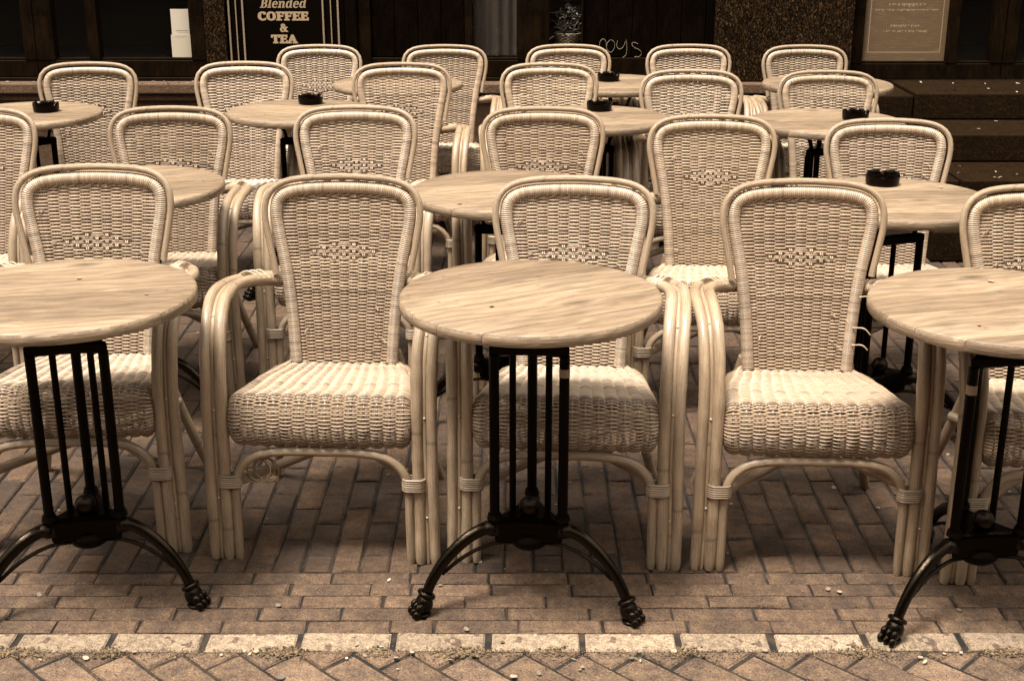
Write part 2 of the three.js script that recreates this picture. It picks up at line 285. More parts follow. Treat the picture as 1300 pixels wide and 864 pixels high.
//==BUILDING==
// ---------------------------------------------------------------- shop front (z = -8.35) and its steps
{
  const FZ = -8.35, B = grp('cafe_building'); tag(B, 'dark painted cafe shop front with windows, panels and granite pilaster above a stone plinth', 'building');
  const bx = (name, x0, x1, y0, y1, z0, z1, mat, parent, bev = 0.004) => part(name, boxUV(box(x1 - x0, y1 - y0, z1 - z0, (x0 + x1) / 2, (y0 + y1) / 2, (z0 + z1) / 2, bev)), mat, parent);
  const PX = p => (p - 650) * 0.004824;                              // facade widths as surveyed from the picture
  const y0 = 0.635, yb = 0.735, yt = 2.55;
  // plinth and projecting ledge under the windows
  bx('plinth', -5.2, 2.1, 0, 0.50, FZ - 0.4, FZ + 0.10, M.ledge, B, 0.006);
  bx('plinth_moulding', -5.2, 2.1, 0.503, 0.545, FZ - 0.4, FZ + 0.135, M.ledge, B, 0.008);
  bx('ledge', -5.2, 2.1, 0.548, 0.612, FZ - 0.4, FZ + 0.17, M.ledge, B, 0.012);
  bx('sill_strip', -5.2, PX(1078), 0.6135, 0.6335, FZ - 0.05, FZ + 0.055, M.frame, B, 0.004);
  bx('wall_above', -5.2, 5.2, yt + 0.12, 9.8, FZ - 0.4, FZ + 0.02, M.stucco, B);
  bx('fascia', -5.2, 5.2, yt, yt + 0.118, FZ - 0.3, FZ + 0.06, M.frame, B);
  // a dark room behind the glass
  const room = grp('room', B);
  bx('room_wall', -5.2, 5.2, 0.4, 3.2, -11.2, -11.1, M.room, room, 0); bx('room_floor', -5.2, 5.2, 0.42, 0.5, -11.09, FZ - 0.42, M.room, room, 0); bx('room_ceiling', -5.2, 5.2, 3.0, 3.1, -11.09, FZ - 0.42, M.room, room, 0);
  bx('room_wall', -5.3, -5.21, 0.4, 3.2, -11.09, FZ - 0.02, M.room, room, 0); bx('room_wall', 5.21, 5.3, 0.4, 3.2, -11.09, FZ - 0.02, M.room, room, 0);
  const win = (name, xs, stiles, yBot, yRail) => {                    // a framed run: panes between stiles
    const w = grp(name, B);
    bx('bottom_rail', xs[0], xs[1], yBot, yRail, FZ - 0.05, FZ + 0.028, M.frame, w);
    bx('glazing_bead', xs[0], xs[1], yRail + 0.001, yRail + 0.014, FZ - 0.03, FZ + 0.018, M.frame, w, 0.003);
    bx('top_rail', xs[0], xs[1], yt - 0.14, yt, FZ - 0.05, FZ + 0.028, M.frame, w);
    let prev = xs[0];
    for (const [a, b] of [...stiles, [xs[1], xs[1]]]) {
      if (a > prev + 0.02) part('pane', box(a - prev - 0.002, yt - 0.14 - yRail - 0.016, 0.001, (prev + a) / 2, (yRail + 0.015 + yt - 0.14) / 2, FZ - 0.01), M.glass, w);
      if (b > a) bx('stile', a, b, yRail + 0.001, yt - 0.141, FZ - 0.052, FZ + 0.032, M.frame, w, 0.005);
      prev = b;
    }
    return w;
  };
  win('window', [-5.2, PX(46.4)], [[PX(31), PX(46.4)]], y0, yb);
  win('window', [PX(46.8), PX(262)], [[PX(46.8), PX(70)], [PX(113), PX(127)], [PX(243), PX(262)]], y0, yb);
  bx('stone_pier', PX(262.5), PX(289), 0.614, yt, FZ - 0.3, FZ + 0.045, M.granite, B, 0.006);
  bx('door_post', PX(440), PX(455), 0.614, yt, FZ - 0.3, FZ + 0.05, M.panel, B, 0.006);
  bx('sign_backing', PX(289.5), PX(439.5), 0.614, yt, FZ - 0.3, FZ + 0.0, M.panel, B, 0.004);
  // panelled middle section: boards, two narrow lights
  bx('post', PX(455.5), PX(471.5), 0.636, yt, FZ - 0.06, FZ + 0.03, M.frame, B, 0.005);
  const pan = (a, b) => { const g = grp('panelling', B); const n = Math.max(1, Math.round((b - a) / 33)); for (let k = 0; k < n; k++) bx('board', PX(a + (b - a) * k / n) + 0.0015, PX(a + (b - a) * (k + 1) / n) - 0.0015, yb + 0.018, yt, FZ - 0.05, FZ + 0.004, M.panel, g, 0.004); bx('bottom_rail', PX(a), PX(b), y0, yb + 0.015, FZ - 0.05, FZ + 0.024, M.frame, g); return g; };
  pan(472, 590);
  win('window', [PX(590.3), PX(740)], [[PX(590.3), PX(600)], [PX(657), PX(697)], [PX(738), PX(740)]], y0, yb);
  pan(740.4, 895);
  bx('post', PX(895.4), PX(904.5), 0.636, yt, FZ - 0.06, FZ + 0.035, M.panel, B, 0.005);
  bx('pilaster', PX(905), PX(1078), 0.614, yt, FZ - 0.3, FZ + 0.09, M.granite, B, 0.008);
  win('door', [PX(1080), PX(1273)], [[PX(1080), PX(1095)], [PX(1201), PX(1215)], [PX(1258), PX(1273)]], 0.622, 0.715);
  win('door', [PX(1274), 5.2], [[PX(1274), PX(1290)], [3.6, 3.7]], 0.622, 0.715);
  addTop(B);

  // scrawled chalk tag on the panel
  const ch = new GB(), cpx = (x, y) => V(PX(x), 0.735 + (78 - y) * 0.0051 + 0.02, FZ + 0.0075), s = (a) => ch.tube(spline(a.map(q => cpx(q[0], q[1])), 14), 0.0016, 4, [1, 1, 1]);
  s([[761, 66], [762, 60], [766, 57], [769, 60], [770, 66]]); s([[776, 58], [780, 61], [780, 68], [776, 73], [771, 70], [771, 62], [775, 58]]); s([[784, 59], [783, 65], [786, 69], [791, 67], [794, 60]]); s([[795, 58], [796, 68], [795, 76], [791, 79]]); s([[810, 63], [805, 61], [802, 63], [805, 67], [812, 70], [815, 74], [812, 78], [806, 78]]);
  const cm = new THREE.Mesh(ch.geo(), std([0.2, 0.15, 0.09], 0.8)); cm.name = 'scrawled_tag'; tag(cm, 'small pale handwritten scrawl on the dark panelling above the far tables', 'graffiti'); addTop(cm);

  // sign
  const sg = grp('shop_sign'); tag(sg, 'black sign panel with pale lettering Blended Coffee & Tea between gilt lines', 'sign');
  const cv = document.createElement('canvas'); cv.width = 512; cv.height = 1024; const cx = cv.getContext('2d');
  cx.fillStyle = '#0a0603'; cx.fillRect(0, 0, 512, 1024); cx.textAlign = 'center'; cx.textBaseline = 'middle'; cx.lineJoin = 'round';
  // panel spans 0.62..1.62 m in height, 0.47 m in width
  const ty = py => { const h = 0.735 + (78 - py) * 0.00478; return 1024 * (1.72 - h) / 1.1; };
  const put = (txt, py, font, lw, w, col) => { cx.save(); cx.translate(256, ty(py)); cx.font = font; const mw = cx.measureText(txt).width; cx.scale(w / mw, 1); cx.fillStyle = col; cx.strokeStyle = col; cx.lineWidth = lw; cx.fillText(txt, 0, 0); if (lw) cx.strokeText(txt, 0, 0); cx.restore(); };
  put('Blended', 7.4, 'italic bold 66px serif', 1.5, 300, '#cdb08b'); put('COFFEE', 22.8, 'bold 62px serif', 6, 332, '#d8b890'); put('&', 37.6, 'bold 58px serif', 4, 52, '#d8b890'); put('TEA', 51.6, 'bold 60px serif', 6, 168, '#d8b890');
  
  const st = new THREE.CanvasTexture(cv); st.colorSpace = THREE.SRGBColorSpace;
  const faceG = new THREE.PlaneGeometry(PX(411) - PX(312), 1.1); faceG.translate((PX(411) + PX(312)) / 2, 1.17, FZ + 0.0165);
  const bk = part('board', box(PX(438) - PX(291), 1.12, 0.012, (PX(438) + PX(291)) / 2, 1.18, FZ + 0.0075), M.signface, sg); void bk;
  part('lettering', faceG, dark([0.55, 0.55, 0.55], 0.5, 0.12, { map: st }), sg);
  for (const [p, w, m] of [[293.5, 2.2, M.gilt], [302.5, 1.4, M.gilt], [311, 2.2, M.gilt], [412, 2.2, M.gilt], [422, 1.4, M.gilt], [431, 2.4, M.gilt]]) part('moulding_line', box(w * 0.0048, 1.10, 0.012, PX(p), 1.19, FZ + 0.0205, 0.002), m, sg);
  addTop(sg);

  // papers and notice behind the glass
  const sheet = (x0, x1, ya, yb2, z, texm, name, label) => { const g = new THREE.BoxGeometry(x1 - x0, yb2 - ya, 0.0015, 4, 4, 1); const p = g.attributes.position; for (let i = 0; i < p.count; i++) p.setZ(i, p.getZ(i) + 0.006 * Math.sin((p.getX(i) / (x1 - x0) + 0.5) * 3.1)); g.computeVertexNormals(); g.translate((x0 + x1) / 2, (ya + yb2) / 2, z); const m = new THREE.Mesh(g, texm); m.name = name; tag(m, label, 'paper'); addTop(m); };
  const paperTex = (lines, bg, ink, w = 256, h = 320) => { const std = (c, r, o) => new THREE.MeshStandardMaterial({ color: new THREE.Color().setRGB(.62, .6, .57), roughness: r, ...o }); const c = document.createElement('canvas'); c.width = w; c.height = h; const k = c.getContext('2d'); k.fillStyle = bg; k.fillRect(0, 0, w, h); k.fillStyle = ink; reseed(55); for (const [y, t, a, b] of lines) { for (let x = a; x < b;) { const l = rr(8, 26); k.fillRect(x, y, Math.min(l, b - x), t); x += l + 7; } } const x = new THREE.CanvasTexture(c); x.colorSpace = THREE.SRGBColorSpace; return std([1, 1, 1], 0.8, { map: x }); };
  sheet(PX(219), PX(241.5), 0.885, 1.04, FZ + 0.003, paperTex([[262, 10, 60, 240], [284, 5, 90, 230]], '#e9dcc8', '#6b5238'), 'paper_sheet', 'upper pale printed sheet standing in the shop window beside the sign');
  sheet(PX(217.5), PX(243), 0.752, 0.887, FZ + 0.006, paperTex([[20, 6, 60, 200], [40, 4, 40, 180]], '#e4d5bf', '#8a6f52'), 'paper_sheet', 'lower pale sheet overlapping the one above it in the shop window');
  { // menu notice: a border line and rows of text seen from its back
    const c = document.createElement('canvas'); c.width = 512; c.height = 1024; const k = c.getContext('2d'); k.fillStyle = '#806444'; k.fillRect(0, 0, 512, 1024);
    reseed(99); for (let i = 0; i < 2600; i++) { k.fillStyle = rnd() < 0.5 ? 'rgba(120,92,62,0.10)' : 'rgba(190,160,125,0.10)'; k.fillRect(rnd() * 512, rnd() * 1024, rr(4, 60), rr(2, 10)); }
    k.strokeStyle = '#c9ab84'; k.lineWidth = 5; k.strokeRect(32, 40, 448, 930); k.textAlign = 'center'; k.fillStyle = '#cdb08a';
    const tx = (t, y, f) => { k.save(); k.translate(256, y); k.scale(-1, 1); k.font = f; k.fillText(t, 0, 0); k.restore(); };
    const word = n => { let s = ''; for (let i = 0; i < n; i++) s += 'ILTEOACFHN'[Math.floor(rnd() * 10)]; return s; }; void word; void tx;
    const row = (y, a, b, t) => { for (let x = a; x < b;) { const l = rr(3, 9); k.fillRect(x, y + rr(-1, 1), l, t * rr(.35, 1)); x += l + rr(2, 5); if (rnd() < .14) x += 9; } };
    for (const [y, a, b, t] of [[60, 150, 360, 16], [90, 120, 390, 12], [150, 160, 350, 18], [185, 120, 400, 12], [250, 180, 330, 16], [280, 120, 390, 12], [560, 170, 350, 12], [590, 130, 380, 20], [668, 140, 370, 22], [704, 60, 450, 12], [800, 160, 340, 16], [834, 120, 390, 12]]) row(y, a, b, t);
    const t = new THREE.CanvasTexture(c); t.colorSpace = THREE.SRGBColorSpace; sheet(PX(1096), PX(1200.5), 0.73, 1.72, FZ + 0.004, std([0.52, 0.52, 0.52], 0.6, { map: t }), 'notice_sheet', 'large brown printed notice with a thin border line in the door glass above the steps');
  }
  // short curtain and a basket behind the two narrow lights
  { const g = new THREE.PlaneGeometry(PX(656) - PX(601), 1.25, 40, 2), p = g.attributes.position; for (let i = 0; i < p.count; i++) p.setZ(i, 0.007 * Math.sin(p.getX(i) * 97) + 0.005 * Math.sin(p.getX(i) * 41 + 1)); g.computeVertexNormals(); g.translate((PX(656) + PX(601)) / 2, 1.38, FZ - 0.05);
    const m = new THREE.Mesh(g, std([0.026, 0.016, 0.008], 0.9, { side: THREE.DoubleSide })); m.name = 'curtain'; tag(m, 'brown pleated curtain behind the narrow pane beside the panelling', 'curtain'); addTop(m); }
  { const k = grp('flower_basket'); tag(k, 'pale wicker basket with dried flowers behind the narrow pane', 'basket'); k.position.set(PX(722), 0.735, FZ - 0.12);
    const w = new GB(); reseed(8); for (let r = 0; r < 16; r++) { const R = 0.058 + r * 0.0016; const pts = []; for (let a = 0; a < 28; a++) { const t = a / 28 * Math.PI * 2; pts.push(V(Math.cos(t) * (R + ((a + r) % 2 ? .003 : -.003)), 0.006 + r * 0.0095, Math.sin(t) * (R + ((a + r) % 2 ? .003 : -.003)))); } w.tube(pts, 0.0052, 4, [.15, .11, .066], null, false, true); }
    part('basket', w.geo(), M.cane, k);
    const hd = []; for (let a = 0; a <= 20; a++) { const t = a / 20 * Math.PI; hd.push(V(-0.088 - .05 * Math.sin(t), 0.13 - 0.1 * a / 20, 0)); } part('handle', new GB().tube(hd, 0.006, 5, [.4, .3, .2]).geo(), M.cane, k);
    const f = new GB(); for (let i = 0; i < 130; i++) { const a = rr(0, 6.28), q = Math.sqrt(rnd()) * 0.085, y = 0.16 + rr(0, .17) * (1 - q * 4); const c = V(Math.cos(a) * q, y, Math.sin(a) * q), d = V(rr(-1, 1), rr(-.3, 1), rr(-1, 1)).normalize().multiplyScalar(rr(.01, .022)); const tone = rr(.03, .2); f.tube([c, c.clone().add(d), c.clone().addScaledVector(d, 2)], (kk) => kk === 1 ? [.009, .003] : [.001, .001], 4, [tone, tone * .8, tone * .6], null, false); }
    part('flowers', f.geo(), M.cane, k); addTop(k); }

  // steps
  const S = grp('stone_steps'); tag(S, 'flight of dark granite steps leading up to the cafe door', 'steps');
  const riser = 0.154, tread = 0.47;
  for (let i = 0; i < 4; i++) { const zf = -6.36 - i * tread; const zb = i === 3 ? FZ + 0.03 : zf - tread - 0.05; const g = new THREE.BufferGeometry(); void g;
    bx('step', i === 0 ? 2.06 : 2.335, 6, i * riser + (i ? 0.001 : 0), (i + 1) * riser, zb, zf, M.stepstone, S, 0.012); }
  bx('cheek_stone', 2.13, 2.3325, 0.155, 0.30, -8.2, -6.86, M.stepstone, S, 0.012); bx('cheek_stone', 2.13, 2.3325, 0.301, 0.60, -8.2, -7.79, M.stepstone, S, 0.012);
  addTop(S);
}

// ---------------------------------------------------------------- the rest of the street: houses opposite (behind the photographer) and on either side of the cafe
{
  const looks = ['plain brown brick house', 'tall dark brick house', 'low brown brick house', 'tallest dark brick house', 'narrow dark brick house', 'broad brown house', 'dark corner house', 'pale cornice house'];
  const house = (x0, x1, h, zf, face, mat, label, group) => {
    const H = grp('street_house'); tag(H, label, 'house', group);
    part('wall', boxUV(box(x1 - x0, h, 0.4, (x0 + x1) / 2, h / 2, zf - face * 0.2)), mat, H);
    for (let f = 0; f < 3; f++) for (let q = 0; q < 3; q++) { const wx = x0 + 1.15 + q * 2.03, wy = 1.9 + f * 2.75, w = grp('window', H); part('frame', box(1.15, 1.8, 0.06, wx, wy, zf + face * 0.025), M.stucco, w); part('pane', box(1.0, 1.65, 0.02, wx, wy, zf + face * 0.065), M.signface, w); }
    part('cornice', box(x1 - x0, 0.3, 0.3, (x0 + x1) / 2, h + 0.15, zf - face * 0.1), M.stucco, H); addTop(H);
  };
  for (let k = 0; k < 8; k++) { const x0 = -25.6 + k * 6.4; house(x0, x0 + 6.36, [10.5, 9.5, 11, 10.5, 9.8, 11, 10, 10.8][k], 8.5, -1, M.bricks[[1, 4, 0, 4, 1, 4, 3, 1][k]], looks[k] + ' across the street facing the cafe', 'houses across the street'); }
  for (const [x0, k] of [[-18.2, 1], [-11.7, 4], [5.34, 0], [11.84, 3]]) house(x0, x0 + 6.36, [10, 11, 9.6, 10.6, 10.2][k], -8.35, 1, M.bricks[[1, 4, 0, 4, 1][k]], looks[k] + ' in the same terrace as the cafe', 'houses in the cafe terrace');
}

//==CHAIRS==
// ---------------------------------------------------------------- rattan armchairs
const HALF = [[0, .171], [.15, .182], [.27, .197], [.36, .214], [.42, .2245], [.455, .2255], [.487, .2185], [.512, .200], [.529, .168], [.537, .127], [.541, .068], [.5425, 0]];
const BA = Math.atan2(0.11, 0.53);
function backPt(u, v, off = 0) { const c = 0.022 * (u / .23) * (u / .23); return V(u, 0.432 + v * Math.cos(BA) + off * Math.sin(BA), -0.14 - v * Math.sin(BA) + c + off * Math.cos(BA)); }
const BN = V(0, Math.sin(BA), Math.cos(BA));
// outline as a dense polyline from bottom left over the top to bottom right, in (u,v)
const OUT = (() => { const right = HALF.map(([v, u]) => V(u, v, 0)); const all = [...right.map(p => V(-p.x, p.y, 0)), ...right.slice(0, -1).reverse()]; return new THREE.CatmullRomCurve3(all, false, 'centripetal').getSpacedPoints(400); })();
function inset(d) { return OUT.map((p, i) => { const a = OUT[Math.max(0, i - 1)], b = OUT[Math.min(OUT.length - 1, i + 1)], t = V(b.x - a.x, b.y - a.y, 0).normalize(); return V(p.x + t.y * d, p.y - t.x * d, 0); }); }
const INNER = inset(0.045);
const VTOP = Math.max(...INNER.map(p => p.y));
function innerHalf(v) { v = Math.max(v, 0.02); let best = 0; for (let i = 0; i < INNER.length - 1; i++) { const a = INNER[i], b = INNER[i + 1]; if ((a.y - v) * (b.y - v) <= 0 && a.x < 0 && a.y !== b.y) { const x = a.x + (b.x - a.x) * (v - a.y) / (b.y - a.y); best = Math.max(best, -x); } } return best; }
const caneTone = () => { const k = rr(0.78, 1.15) * (rnd() < 0.09 ? 0.72 : 1); return [0.415 * k, 0.305 * k * rr(.985, 1.01), 0.210 * k * rr(.95, 1.03)]; };

function weaveStrand(gb, fn, cols, u0, u1, sign, amp, rw, rn, n, seg, tone, jig) {
  // fn(u, off) -> point ; fn.n(u) -> normal
  const us = [u0], os = [0]; const C = cols.length;
  for (let c = 0; c < C; c++) {
    const s = sign(c) * amp, w = c ? cols[c] - cols[c - 1] : cols[c] - u0, e = c < C - 1 ? cols[c + 1] - cols[c] : u1 - cols[c];
    if (seg >= 4) { us.push(cols[c] - w * .27, cols[c], cols[c] + e * .27); os.push(s * .72, s, s * .72); if (c < C - 1) { us.push(cols[c] + e * .5); os.push((s + sign(c + 1) * amp) * .5); } }
    else if (seg === 3) { us.push(cols[c] - w * .2, cols[c] + e * .2); os.push(s, s); if (c < C - 1 && sign(c + 1) === sign(c)) { us.push(cols[c] + e * .5); os.push(s * .9); } }
    else { us.push(cols[c]); os.push(s); }
  }
  us.push(u1); os.push(0);
  const pts = us.map((u, i) => fn(u, os[i] + jig() * .0004)), hs = us.map(u => fn.n(u));
  gb.tube(pts, () => [rw, rn], n, tone, hs, false);
}

function buildChairParts(lod, s) {
  reseed(s); const pitch = [0.0049, 0.0054, 0.0066][lod], nr = [4, 4, 3][lod], seg = [4, 3, 2][lod], G = {};
  const jig = () => rr(-1, 1);
  // ---- woven back
  { const gb = new GB(), rw = pitch * 0.47, rn = pitch * 0.42, amp = 0.0053; const colU = [-5, -4, -3, -2, -1, 0, 1, 2, 3, 4, 5];
    const step = v => 0.0305 * (0.78 + 0.22 * clamp(v / 0.42, 0, 1)) * (v > .42 ? 1 : 1);
    const dia = { 0: [-1, 1], 1: [-2, 0, 2], 2: [-3, -1, 1, 3], 3: [-2, 0, 2], 4: [-1, 1] }, gv = pitch * 2, rowTop = Math.floor((.352 + .025) / pitch), dv0 = rowTop * pitch - .025 + pitch * .5;
    let row = 0;
    for (let v = -0.025; v < VTOP - 0.009; v += pitch, row++) {
      const hw = innerHalf(Math.max(0, v)); if (hw < .05) break; const st = step(v), cols = colU.map(k => k * st).filter(u => Math.abs(u) < hw - 0.004);
      const idx = colU.filter(k => Math.abs(k * st) < hw - 0.004);
      const gI = Math.floor((rowTop - row) / 2), inD = gI >= 0 && gI < 5, R = row, vj = v + jig() * pitch * .06;
      const sign = c => { const k = idx[c]; if (inD && Math.abs(k) <= 3) { const d = dia[gI]; const reach = Math.max(...d.map(Math.abs)); if (d.includes(k)) return -.6; if (Math.abs(k) < reach) return 1; } return ((k + R) & 1) ? 1 : -1; };
      const slack = jig() * .0006; const fn = (u, off) => backPt(u, vj + slack * Math.sin(u * 40 + row), off); fn.n = () => BN;
      weaveStrand(gb, fn, cols, -hw - .006, hw + .006, sign, amp, rw, rn, nr, seg, caneTone(), jig);
    }
    for (const k of colU) { // stakes: two thin canes side by side
      const vmax = VTOP - .012; for (const o of lod < 2 ? [-1, 1] : [0]) { const pts = []; for (let q = 0; q <= 10; q++) { const v = -.02 + (vmax + .02) * q / 10, u = k * step(v); if (Math.abs(u) < innerHalf(Math.max(0, v)) + .004) pts.push(backPt(u + o * .0021, v, 0.0002)); } if (pts.length > 1) gb.tube(pts, lod < 2 ? .0019 : .0036, nr, caneTone(), BN, false); }
    }
    for (const g in dia) for (const k of dia[g]) { const vc = dv0 - (+g + .5) * gv, u = k * step(vc), t = caneTone().map(x => x * 1.08); for (const o of [-1, 1]) gb.tube([backPt(u + o * .0021, vc - gv * .62, -.001), backPt(u + o * .0026, vc - gv * .3, .0062), backPt(u + o * .0026, vc + gv * .3, .0062), backPt(u + o * .0026, vc + gv * .62, -.001)], .0026, 4, t, BN, false); }
    // plaited edge along the top and a lashed row at the foot
    for (const [vv, w] of [[VTOP - .0065, innerHalf(VTOP - .012) + .002], [-.028, .16]]) for (const ph of [0, Math.PI]) { const pts = []; for (let q = 0; q <= 44; q++) { const u = -w + 2 * w * q / 44, a = q * .95 + ph; const sag = vv > .1 ? -.012 * Math.pow(Math.abs(u / w), 6) : 0; pts.push(backPt(u, vv + sag + .0032 * Math.sin(a), .002 + .003 * Math.cos(a))); } gb.tube(pts, .0031, nr, caneTone(), BN, false); }
    for (let q = 0; q < 7; q++) { const sd = rnd() < .5 ? -1 : 1, v = rr(.03, .45), u = sd * (innerHalf(v) - rr(0, .05)), l = rr(.008, .022); gb.tube(spline([backPt(u, v, .004), backPt(u + sd * l * .5, v + rr(-.006, .006), .011), backPt(u + sd * l, v + rr(-.014, .01), rr(.006, .02))], 5), .0015, 4, caneTone(), BN, false); }
    G.back = gb.geo(); }
  // ---- wrapped roll round the back
  { const gb = new GB(), line = new THREE.CatmullRomCurve3(inset(0.0305).filter((_, i) => i % 4 === 0)), len = line.getLength(), wp = [0.0056, 0.0062, 0.0076][lod], n = Math.floor(len / wp), per = lod === 2 ? 2 : 3, N = n * per;
    const raw = line.getSpacedPoints(N), pts = raw.map(p => backPt(p.x, p.y, 0.003)); let tone = caneTone();
    gb.tube(pts, k => { const ph = k % per; const b = per === 3 ? [.82, 1.0, 1.0][ph] : [.86, 1.02][ph]; return [.0182 * (ph ? 1 : .91), .0155 * b]; }, lod === 2 ? 7 : 9, k => { if (k % per === 0) tone = caneTone(); return tone; }, pts.map(() => BN), true);
    G.border = gb.geo(); }
  // ---- bent pole outside it
  { const pts = OUT.filter(p => p.y > 0.262).map(p => backPt(p.x, p.y, 0.009)).filter((_, i) => i % (lod === 2 ? 8 : 5) === 0);
    G.frame = new GB().tube(pts, .0098, lod === 2 ? 6 : 9, [1, 1, 1]).geo(); }
  // ---- seat
  { const prof = new THREE.CatmullRomCurve3([V(-.175, .43, 0), V(-.08, .437, 0), V(.03, .449, 0), V(.13, .458, 0), V(.20, .467, 0), V(.243, .470, 0), V(.268, .457, 0), V(.281, .430, 0), V(.284, .396, 0), V(.276, .362, 0), V(.253, .339, 0), V(.215, .331, 0)], false, 'centripetal');
    const len = prof.getLength(), n = Math.floor(len / pitch), gb = new GB(), amp = .0057, rw = pitch * .47, rn = pitch * .42;
    const WT = [[0, .172], [.15, .196], [.35, .226], [.5, .239], [.6, .245], [.72, .250], [.84, .250], [.94, .243], [1, .234]], widT = t => { for (let k = 1; k < WT.length; k++) if (t <= WT[k][0]) { const a = WT[k - 1], b = WT[k]; return THREE.MathUtils.lerp(a[1], b[1], THREE.MathUtils.smoothstep(t, a[0], b[0]) * .5 + (t - a[0]) / (b[0] - a[0]) * .5); } return .234; };
    const rowsP = prof.getSpacedPoints(n), K = 7, unit = []; for (let k = -K + .5; k < K; k++) unit.push(k / (K - .12)); if (false) unit.pop();
    const mk = i => { const p = rowsP[i], q = prof.getTangentAt(i / n), nz = -q.y, ny = q.x; // profile plane is (z,y)
      const N = V(0, ny, nz), w = widT(i / n), R = .029;
      const f = (u, off) => { const a = Math.abs(u), sg = Math.sign(u); const crown = (i / n < .6 ? -.006 : .002) * (1 - Math.pow(Math.min(1, a / w), 2)); if (a <= w - R) return V(u, p.y, p.x).addScaledVector(N, off + crown); const ph = (a - (w - R)) / R; const ins = R * (1 - Math.cos(ph)), x = (w - R + R * Math.sin(Math.min(ph, 2.2))) * sg; const dirx = Math.sin(ph) * sg, dirn = Math.cos(ph); return V(x + dirx * off, p.y, p.x).addScaledVector(N, -ins + dirn * off + crown); };
      f.n = u => { const a = Math.abs(u); if (a <= w - R) return N; const ph = (a - (w - R)) / R; return V(Math.sin(ph) * Math.sign(u), 0, 0).addScaledVector(N, Math.cos(ph)); };
      f.w = w; f.R = R; return f; };
    for (let i = 0; i <= n; i++) { const f = mk(i), w = f.w, R = f.R, ext = w - R + R * 2.0; const cols = unit.map(t => t * (w - .012));
      const a = [], b = []; // extra wrap points beyond the last columns come from u0/u1
      const full = [-(w - R + R * 1.45), ...cols, (w - R + R * 1.45)]; void a; void b;
      weaveStrand(gb, f, full, -ext, ext, c => (c === 0 || c === full.length - 1) ? 0 : ((c + i) & 1) ? 1 : -1, amp, rw, rn, nr, seg, caneTone(), jig); }
    for (const t of unit) { const pts = []; for (let i = 0; i <= n; i += 6) { const f = mk(i); pts.push(f(t * (f.w - .012), 0)); } gb.tube(pts, .0032, nr, caneTone(), null, false); }
    G.seat = gb.geo();
    const fr = new GB(); fr.tube(spline([V(-.165, .415, -.15), V(-.215, .42, 0), V(-.218, .425, .2), V(-.19, .42, .245), V(0, .42, .25), V(.19, .42, .245), V(.218, .425, .2), V(.215, .42, 0), V(.165, .415, -.15)], 30, true), .013, 6, [1, 1, 1], null, false, true); G.seatFrame = fr.geo(); }
  // ---- arms: two poles and a thin cane between them run forward and down to the floor
  const armPath = (sx, lat) => { const P = [[.176, .662, -.205, .45, -.9], [.212, .672, -.175, .6, -.8], [.250, .685, -.120, .85, -.52], [.272, .698, -.04, .98, -.18], [.276, .704, .05, 1, 0], [.273, .696, .125, 1, 0], [.268, .664, .188, 1, 0], [.264, .60, .232, 1, 0], [.262, .50, .258, 1, 0], [.262, .35, .268, 1, 0], [.264, .15, .271, 1, 0], [.266, .0, .272, 1, 0]];
    return P.map(([x, y, z, ox, oz]) => { const l = Math.hypot(ox, oz); return V((x + ox / l * lat) * sx, y, z + oz / l * lat); }); };
  G.arm = {}; const nn = lod === 2 ? 22 : 64, rad = lod === 2 ? 7 : 10;
  const endCut = r => { const nodes = [rr(.3, .4), rr(.5, .62), rr(.7, .78), rr(.86, .95)], ph = rr(0, 6); return (k, t) => { const e = (t > .985 ? .80 : 1) * (1 + .03 * Math.sin(t * 23 + ph) + (nodes.some(q => Math.abs(t - q) < .013) ? .07 : 0)); return [r * e, r * e]; }; };
  for (const sx of [-1, 1]) {
    const wob = () => rr(-.0012, .0012);
    const mkp = (lat, r) => new GB().tube(spline(armPath(sx, lat).map(p => p.add(V(wob(), 0, wob()))), nn), endCut(r), rad, [1, 1, 1], null, true, false, rr(0, 3)).geo();
    const wrapPts = spline(armPath(sx, .018).slice(0, 4), 60).slice(0, 38), wt = new GB(); let tone = caneTone();
    wt.tube(wrapPts, k => { const b = [.93, 1, 1][k % 3]; return [.036 * b, .0215 * b]; }, lod === 2 ? 7 : 10, k => { if (k % 3 === 0) tone = caneTone(); return tone; }, V(0, 1, 0), true);
    if (lod < 2) for (let q = 0; q < 3; q++) { const i = 20 + q * 7, c = wrapPts[Math.min(i, 37)]; const d = wrapPts[Math.min(i + 3, 37)].clone().sub(wrapPts[i]).normalize(), sd = V(-d.z, 0, d.x); wt.tube(spline([c.clone().addScaledVector(sd, -.034).add(V(0, .006, 0)), c.clone().add(V(0, .0255, 0)).addScaledVector(d, .010), c.clone().addScaledVector(sd, .034).addScaledVector(d, .022).add(V(0, .006, 0))], 8), .0032, 5, caneTone(), null, false); }
    G.arm[sx] = { n: lod < 2 ? [.40, .62, .84].map(t => new THREE.CatmullRomCurve3(armPath(sx, .0205), false, 'centripetal').getPointAt(t + rr(-.04, .04)).add(V(0, t < .5 ? .005 : 0, t < .5 ? .004 : .0065))) : [], a: mkp(0, .0165), b: mkp(.0395, .0152), s: mkp(.0205, .0066), w: wt.geo() };
  }
  // ---- arch under the seat, its bindings, crossed stretchers, rear legs
  G.arch = new GB().tube(spline([V(-.239, 0, .273), V(-.2375, .12, .273), V(-.236, .215, .272), V(-.222, .268, .27), V(-.185, .305, .268), V(-.12, .320, .266), V(0, .322, .264), V(.12, .320, .266), V(.185, .305, .268), V(.222, .268, .27), V(.236, .215, .272), V(.2375, .12, .273), V(.239, 0, .273)], lod === 2 ? 34 : 64), (k, t) => { const e = t < .01 || t > .99 ? .8 : 1; return [.0128 * e, .0128 * e]; }, rad, [1, 1, 1]).geo();
